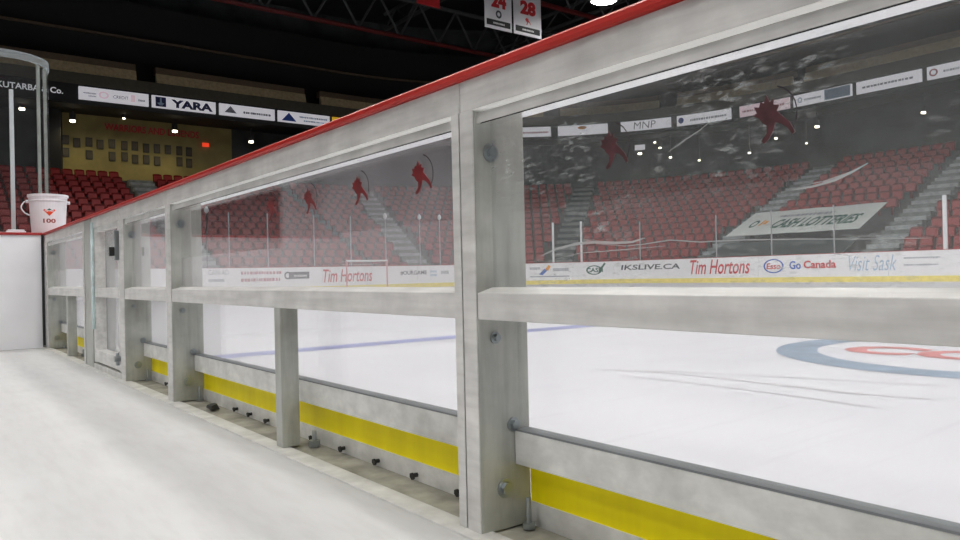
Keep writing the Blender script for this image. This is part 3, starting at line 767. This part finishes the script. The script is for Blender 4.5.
# ================================================================== UPPER LEVEL
WL = Path(45.6, 46.6, 24.0, -4, -8)          # concourse back wall
FS = Path(41.0, 42.0, 18.5, -4, -8)          # sign fascia
tag(build('wall_end', WL.sweep(MB(), WL.u_px(62, 8), WL.u_px(232, 8), [(-.05, 5.5), (.3, 5.5), (.3, 12.6), (-.05, 12.6)]), 'wall_beige'), 'beige concourse wall with red lettering and pictures', kind='structure')
tag(build('wall_back', WL.sweep(MB(), 0, WL.L, [(0, 5.5), (.3, 5.5), (.3, 18.5), (0, 18.5)]), 'wall_dark'), 'dark concourse wall behind the seats', kind='structure')
def fz(px, py, path=FS, zref=10.4, o=0):
    p = path.at(path.u_px(px, zref, o), o)[0]; return z_at(p.x, p.y, py)
ZS1 = fz(110, 90); ZS0 = fz(110, 102.5)
print('sign z', ZS0, ZS1, 'right', fz(900, 78), fz(900, 91))
us0 = FS
fa = thing('suite_fascia', (FS.xe, FS.ye, ZS0), kind='structure'); fa['label'] = 'black fascia and beige balconies of the suite level'
pw = WL.at(WL.u_px(75, 9))[0]; ZW = z_at(pw.x, pw.y, 112.5)
build('soffit', FS.sweep(MB(), 0, FS.L, [(0.05, ZS0 - .25), (5.2, ZW), (5.2, ZW + .2), (0.05, ZS1 + .12)]), 'fascia_black', fa)
build('sill_band', FS.sweep(MB(), 0, FS.L, [(0.0, ZS1 + .12), (.5, ZS1 + .12), (.5, ZS1 + .72), (0.12, ZS1 + .72)]), 'fascia_grey', fa)
gaps = [137, 157, 307, 322, 452, 470, 543, 560, 658, 676, 790, 803]
edges = [0] + [FS.u_px(g, 11.5) for g in gaps] + [FS.L]
for k in range(0, len(edges) - 1, 2):
    build('balcony_front', FS.sweep(MB(), edges[k], edges[k + 1], [(0.1, ZS1 + .72), (.4, ZS1 + .72), (.4, ZS1 + 1.25), (0.25, ZS1 + 1.25)]), 'balcony_beige', fa)
    build('balcony_ledge', FS.sweep(MB(), edges[k], edges[k + 1], [(0.32, ZS1 + 1.25), (.8, ZS1 + 1.25), (.8, ZS1 + 1.6), (0.32, ZS1 + 1.6)]), 'balcony_brown', fa)
build('upper_wall', FS.sweep(MB(), 0, FS.L, [(2.2, ZS1 + .3), (2.5, ZS1 + .3), (2.5, ZS1 + 5.5), (2.2, ZS1 + 5.5)]), 'fascia_black', fa)
build('upper_rail', FS.sweep(MB(), 0, FS.L, [(1.6, ZS1 + 3.3), (1.75, ZS1 + 3.3), (1.75, ZS1 + 3.42), (1.6, ZS1 + 3.42)]), 'balcony_brown', fa)

def sign(x0, x1, mat, label, prints):
    u0, u1 = FS.u_px(x0, (ZS0 + ZS1) / 2), FS.u_px(x1, (ZS0 + ZS1) / 2); p = FS.at((u0 + u1) / 2)[0]
    r = thing('sponsor_sign', (p.x, p.y, ZS0), label, 'sign')
    build('panel', FS.sweep(MB(), u0, u1, [(-.08, ZS0), (.04, ZS0), (.04, ZS1), (-.08, ZS1)]), mat, r)
    for a0, a1, b0, b1, vf, mt in prints:
        hh = ZS1 - ZS0
        sheet('print', vf, FS.fn(u0 + (u1 - u0) * a0, u0 + (u1 - u0) * a1, ZS0 + hh * b0, ZS0 + hh * b1, -.09), mt, r)
sq = rects([(0, 1, 0, 1)]); trg = ([(0, 0), (1, 0), (.5, 1)], [(0, 1, 2)])
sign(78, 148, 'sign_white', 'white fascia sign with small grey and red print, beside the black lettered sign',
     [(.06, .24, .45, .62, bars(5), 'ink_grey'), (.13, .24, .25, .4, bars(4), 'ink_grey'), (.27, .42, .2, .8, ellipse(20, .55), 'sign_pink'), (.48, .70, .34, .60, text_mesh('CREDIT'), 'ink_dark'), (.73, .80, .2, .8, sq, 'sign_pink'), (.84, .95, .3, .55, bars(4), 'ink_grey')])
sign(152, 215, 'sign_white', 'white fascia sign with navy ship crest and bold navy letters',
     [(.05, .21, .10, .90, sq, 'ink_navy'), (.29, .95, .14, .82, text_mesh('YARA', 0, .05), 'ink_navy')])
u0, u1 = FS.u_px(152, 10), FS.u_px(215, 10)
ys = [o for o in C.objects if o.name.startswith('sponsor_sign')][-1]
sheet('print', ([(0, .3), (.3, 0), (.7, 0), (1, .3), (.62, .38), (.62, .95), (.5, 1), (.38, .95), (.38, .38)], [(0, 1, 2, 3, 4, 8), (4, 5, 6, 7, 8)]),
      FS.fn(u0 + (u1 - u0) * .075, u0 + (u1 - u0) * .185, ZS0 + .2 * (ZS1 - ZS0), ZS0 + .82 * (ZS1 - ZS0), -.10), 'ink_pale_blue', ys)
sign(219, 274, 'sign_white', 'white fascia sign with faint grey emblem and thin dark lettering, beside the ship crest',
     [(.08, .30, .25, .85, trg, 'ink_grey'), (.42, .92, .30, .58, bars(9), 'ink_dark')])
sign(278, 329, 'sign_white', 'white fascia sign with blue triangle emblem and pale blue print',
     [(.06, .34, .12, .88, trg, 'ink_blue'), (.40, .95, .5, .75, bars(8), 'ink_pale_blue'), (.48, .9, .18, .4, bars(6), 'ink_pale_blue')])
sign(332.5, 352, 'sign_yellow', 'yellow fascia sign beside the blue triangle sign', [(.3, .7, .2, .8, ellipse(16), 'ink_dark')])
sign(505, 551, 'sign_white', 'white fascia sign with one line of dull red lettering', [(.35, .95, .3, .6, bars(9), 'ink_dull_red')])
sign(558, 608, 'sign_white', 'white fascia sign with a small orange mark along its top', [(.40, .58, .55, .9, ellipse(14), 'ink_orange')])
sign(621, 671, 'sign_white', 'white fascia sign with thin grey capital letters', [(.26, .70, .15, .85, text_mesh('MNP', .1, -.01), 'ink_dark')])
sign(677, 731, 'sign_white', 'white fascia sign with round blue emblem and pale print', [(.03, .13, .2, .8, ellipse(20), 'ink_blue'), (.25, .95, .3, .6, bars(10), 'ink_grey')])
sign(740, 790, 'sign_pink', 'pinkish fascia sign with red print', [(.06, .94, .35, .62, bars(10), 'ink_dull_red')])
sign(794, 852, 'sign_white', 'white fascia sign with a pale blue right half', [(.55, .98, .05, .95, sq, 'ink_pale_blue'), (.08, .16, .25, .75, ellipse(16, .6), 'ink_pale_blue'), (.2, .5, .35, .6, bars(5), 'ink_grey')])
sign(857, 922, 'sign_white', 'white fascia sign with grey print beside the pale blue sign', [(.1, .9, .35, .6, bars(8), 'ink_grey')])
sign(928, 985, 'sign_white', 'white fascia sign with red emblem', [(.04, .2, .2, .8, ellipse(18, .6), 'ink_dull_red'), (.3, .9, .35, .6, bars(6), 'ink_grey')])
# black sign with white serif lettering, partly behind the glass shield
u0, u1 = FS.u_px(-34, 10), FS.u_px(66, 10); p = FS.at((u0 + u1) / 2)[0]
ks = thing('lettered_sign', (p.x, p.y, ZS0), 'black fascia sign with raised white lettering seen through the curved glass', 'sign')
build('panel', FS.sweep(MB(), u0, u1, [(-.05, ZS0 - .2), (.04, ZS0 - .2), (.04, ZS1 + .05), (-.05, ZS1 + .05)]), 'fascia_black', ks)
sheet('lettering', text_mesh('KUTARBA & Co.', 0, .02), FS.fn(FS.u_px(-4, 10), FS.u_px(63, 10), ZS0 + .15, ZS1 - .2, -.07), 'letter_white', ks)

# concourse wall dressing
we = bpy.data.objects['wall_end']
def wall_fn(x0, x1, y0, y1, o=-.08):
    u0, u1 = WL.u_px(x0, 8.5), WL.u_px(x1, 8.5); pm = WL.at((u0 + u1) / 2, o)[0]
    p0 = WL.at(u0, o)[0]
    return WL.fn(u0, u1, z_at(pm.x, pm.y, y1), z_at(pm.x, pm.y, y0), o)
s = sheet('wall_lettering', text_mesh('WARRIORS AND LEGENDS', 0, .03), wall_fn(104, 199, 127.5, 134.5), 'ink_red', we); s['label'] = 'red wall lettering above rows of pictures'
px_, zw = [65, 77, 89, 100, 112, 124, 135, 146, 157, 168, 179, 189], None
for row, y0 in ((0, 136), (1, 148)):
    for k, x in enumerate(px_):
        if row and k in (1, 3, 9): continue
        yy = y0 + (x - 65) * .085 + random.uniform(-1, 1)
        u = WL.u_px(x, 8); p = WL.at(u, -.12)[0]; z0_, z1_ = z_at(p.x, p.y, yy + 9), z_at(p.x, p.y, yy)
        r = thing('framed_picture', (p.x, p.y, z0_), 'dark framed picture in the %s row on the lit beige wall' % ('lower' if row else 'upper'), 'picture', '%s row of pictures on the concourse wall' % ('lower' if row else 'upper'))
        build('frame', WL.sweep(MB(), u - .17, u + .17, [(-.11, z0_), (-.05, z0_), (-.05, z1_), (-.11, z1_)]), 'frame_dark', r)
        build('print', WL.sweep(MB(), u - .13, u + .13, [(-.12, z0_ + .05), (-.11, z0_ + .05), (-.11, z1_ - .05), (-.12, z1_ - .05)]), 'picture_print', r)
# downlights under the suites
def downlight(px, py, o, label, big=1.0, watt=0, path=FS):
    best = None
    u = path.u_px(px, 9.0, o); p = path.at(u, o)[0]; z = z_at(p.x, p.y, py)
    r = thing('downlight', (p.x, p.y, z), label, 'lamp', 'downlights ' + label.split('downlight ')[1])
    build('housing', MB().tube((p.x, p.y, z), (p.x, p.y, z + .38 * big), .16 * big, 12), 'lamp_housing', r)
    build('stem', MB().tube((p.x, p.y, z + .38 * big), (p.x, p.y, max(z + .4 * big, ZS0 - .25 + (o / 5.2) * (ZW - ZS0 + .25))), .03, 6), 'lamp_housing', r)
    build('diffuser', MB().tube((p.x, p.y, z - .10 * big), (p.x, p.y, z - .002), .13 * big, 12), 'downlight_glow', r)
    if watt:
        ld = bpy.data.lights.new('downlight_bulb', 'SPOT'); ld.energy = watt; ld.color = (1, .86, .5); ld.spot_size = math.radians(150); ld.spot_blend = .8; ld.shadow_soft_size = .15
        lo = bpy.data.objects.new('bulb', ld); C.objects.link(lo); lo.location = Vector((0, 0, -.14 * big)); lo.parent = r
for px, py, big, wt in ((73, 120, 1, 130), (175, 130.5, 1, 130), (124, 118, .5, 100), (251, 141, 1, 25), (22, 108, 1, 0), (640, 153, 1.0, 60), (655, 142, .5, 0), (670, 157, .6, 0), (660, 147.5, .6, 0), (699, 160, .5, 0), (749, 152.5, .6, 0), (776, 138, .6, 0), (817, 126, .9, 60), (923, 112, .8, 60), (806, 143, .4, 0)):
    downlight(px, py, 2.6, 'small warm downlight in front of the beige picture wall' if 60 < px < 200 else ('small warm downlight under the signs across the ice' if px > 400 else 'small warm downlight under the signs beside the beige wall'), big, wt)
u = FS.u_px(640, 9, 2.4); p = FS.at(u, 2.4)[0]
tag(build('exit_sign', WL.sweep(MB(), WL.u_px(202, 8), WL.u_px(208, 8), [(-.2, z_at(*WL.at(WL.u_px(205, 8))[0].xy, 147)), (-.1, z_at(*WL.at(WL.u_px(205, 8))[0].xy, 147)), (-.1, z_at(*WL.at(WL.u_px(205, 8))[0].xy, 143.5)), (-.2, z_at(*WL.at(WL.u_px(205, 8))[0].xy, 143.5))]), 'exit_red'), 'small glowing red sign on the beige concourse wall', 'sign')
z0_, z1_ = z_at(p.x, p.y, 150), z_at(p.x, p.y, 145)
tag(build('notice_board', FS.sweep(MB(), FS.u_px(635, 9, 2.4), FS.u_px(645, 9, 2.4), [(2.3, z0_), (2.4, z0_), (2.4, z1_), (2.3, z1_)]), 'sign_white'), 'small white notice beside a bright downlight across the ice', 'sign')
# column at the left end of the beige wall
u = FS.u_px(56, 8, 2.5); p = FS.at(u, 2.5)[0]
tag(build('wall_column', MB().box(p.x - .45, p.x + .3, p.y + .3, p.y + 2.0, 6.2, ZS0), 'fascia_black', bevel=.02), kind='structure')

# ================================================================== ROOF, TRUSSES, LAMPS, BANNERS
tag(build('ceiling', MB().box(-12, 60, -40, 60, 18.5, 18.8), 'roof_grey'), 'dark arena roof', kind='structure')
def truss(a, b, zb, depth, label, red=True):
    a = Vector((*a, 0)); b = Vector((*b, 0)); L_ = (b - a).length; d = (b - a).normalized(); n = Vector((-d.y, d.x, 0))
    r = thing('roof_truss', (a.x, a.y, zb), label, 'truss')
    def bar(p, q, t, mat, name):
        build(name, MB().tube(p, q, t, 6), mat, r)
    Z = lambda z: Vector((0, 0, z))
    bar(a + Z(zb), b + Z(zb), .13, 'truss_red' if red else 'truss_grey', 'bottom_chord')
    bar(a + Z(zb + depth), b + Z(zb + depth), .13, 'truss_grey', 'top_chord')
    k = int(L_ / 2.6)
    for i in range(k):
        p = a + d * (L_ * i / k); q = a + d * (L_ * (i + 1) / k); mid = (p + q) / 2
        bar(p + Z(zb), mid + Z(zb + depth), .07, 'truss_grey', 'web'); bar(mid + Z(zb + depth), q + Z(zb), .07, 'truss_grey', 'web')
for y in (19.5, 28.0, 36.5):
    truss((4, y), (44, y), 14.3, 2.2, {19.5: 'steel roof truss over the blue line end', 28.0: 'steel roof truss with red lower chord behind the retired number banners', 36.5: 'steel roof truss above the end stand'}[y])
for x in (16, 25, 34):
    truss((x, 12), (x, 42), 16.6, 1.0, {16: 'long purlin truss over the middle of the ice', 25: 'long purlin truss beside the bright lamp', 34: 'long purlin truss above the far stand'}[x], False)
def lamp(x, y):
    r = thing('arena_lamp', (x, y, LAMP_Z), 'bright white high bay lamp hanging over the ice', 'lamp', 'high bay lamps over the ice')
    build('housing', MB().lathe([(0, .75), (.14, .75), (.2, .5), (.68, .08), (.68, 0), (.62, 0), (.5, .07)], (x, y, LAMP_Z), 20), 'lamp_housing', r)
    build('lens', MB().tube((x, y, LAMP_Z + .02), (x, y, LAMP_Z + .06), .60, 24), 'lamp_glow', r)
    build('hanger', MB().tube((x, y, LAMP_Z + .75), (x, y, 18.5), .025, 6), 'truss_grey', r)
    ld = bpy.data.lights.new('lamp_beam', 'AREA'); ld.shape = 'DISK'; ld.size = 1.2; ld.energy = LAMP_W; ld.spread = math.radians(164); ld.color = (1, .985, .97)
    lo = bpy.data.objects.new('lamp_beam', ld); C.objects.link(lo); lo.location = (0, 0, -.03); lo.parent = r
for x, y in LAMPS: lamp(x, y)
# retired number banners
def banner(px0, px1, py, S, hgt, num, mat, ink, label, strip=True, logo='ink_dark'):
    ray = lambda px, yy: (fwd + RT * ((px - 480) / F) + UP * ((270 - yy) / F))
    d0 = ray(px0, py); d1 = ray(px1, py + (px1 - px0) * .2)
    p0 = CAM + d0 * (S / d0.y); p1 = CAM + d1 * (S / d1.y); z0 = (p0.z + p1.z) / 2
    r = thing('number_banner', ((p0.x + p1.x) / 2, S, z0), label, 'banner', None)
    build('cloth', MB().box(p0.x, p1.x, S, S + .02, z0, z0 + hgt), mat, r)
    build('bottom_bar', MB().tube((p0.x, S + .01, z0), (p1.x, S + .01, z0), .03, 8), mat, r)
    W = p1.x - p0.x
    f = lambda a0, a1, b0, b1: (lambda a, b: Vector((p0.x + W * (a0 + (a1 - a0) * a), S - .008, z0 + (b0 + (b1 - b0) * b))))
    sheet('number', text_mesh(num, 0, .06), f(.24, .80, .98, 1.66), ink, r)
    if strip:
        sheet('name_strip', sq, f(.06, .94, .12, .40), 'black_rubber', r)
        q = f(.3, .72, .20, .32); sheet('name', bars(5), lambda a, b: q(a, b) + Vector((0, -.006, 0)), 'ink_white', r)
        sheet('emblem', ellipse(16, .5) if logo == 'ink_dark' else LEAFV, f(.40, .62, .50, .88), logo, r)
LEAFV = (LEAF, [tuple(range(len(LEAF)))])
banner(485, 512, 26.5, 26.8, 3.6, '24', 'banner_white', 'ink_red', 'white hanging banner with red number 24 and round grey emblem')
banner(514, 541.5, 33.0, 26.8, 3.6, '28', 'banner_white', 'ink_red', 'white hanging banner with red number 28 and small red emblem', logo='ink_red')
banner(417, 440, 3.0, 31.0, 2.6, '2', 'ink_red', 'ink_white', 'red hanging banner with a white number 2', strip=False)
for b_ in [o for o in C.objects if o.name.startswith('number_banner')]:
    top = max((b_.matrix_world @ Vector(c)).z if False else c.z for c in [v.co for v in [x for x in b_.children if x.name.startswith('cloth')][0].data.vertices])
    for s in (-.6, .6): build('cord', MB().tube(b_.location + Vector((s, .01, top)), Vector((b_.location.x + s, b_.location.y + .01, 18.5)), .012, 5), 'truss_grey', b_)

# ================================================================== GOAL
gx, gy = 14.7, 26.5
go = thing('hockey_goal', (gx, gy, 0), 'white framed hockey goal with net on the far goal line', 'goal')
for s in (-1, 1): build('post', MB().tube((gx + s * .915, gy, 0), (gx + s * .915, gy, 1.22), .03, 10), 'goal_red', go)
build('crossbar', MB().tube((gx - .945, gy, 1.22), (gx + .945, gy, 1.22), .03, 10), 'goal_white', go)
m = MB()
bp_ = [(gx - .915, gy, .03), (gx - 1.0, gy + .6, .03), (gx - .6, gy + 1.05, .03), (gx + .6, gy + 1.05, .03), (gx + 1.0, gy + .6, .03), (gx + .915, gy, .03)]
for a, b in zip(bp_[:-1], bp_[1:]): m.tube(a, b, .025, 8)
build('base_frame', m, 'goal_white', go)
m = MB()
tp = [(gx - .915, gy, 1.22), (gx - .7, gy + .5, 1.2), (gx + .7, gy + .5, 1.2), (gx + .915, gy, 1.22)]
for a, b in zip(tp[:-1], tp[1:]): m.tube(a, b, .018, 6)
build('top_frame', m, 'goal_white', go)
m = MB()
for k in range(19):
    x = gx - .9 + 1.8 * k / 18; m.tube((x, gy + .5, 1.2), (x * .98 + gx * .02, gy + 1.03, .04), .004, 3); m.tube((x, gy, 1.21), (x, gy + .5, 1.2), .004, 3)
for k in range(10):
    t = k / 10; m.tube((gx - .85, gy + .5 + .53 * t, 1.2 - 1.16 * t), (gx + .85, gy + .5 + .53 * t, 1.2 - 1.16 * t), .004, 3)
tag(build('net', m, 'net_white', go), kind='stuff')
sheet('goal_line', sq, lambda a, b: Vector((4 + 21 * a, gy - .03 + .06 * b, .002)), 'ice_red', ice)
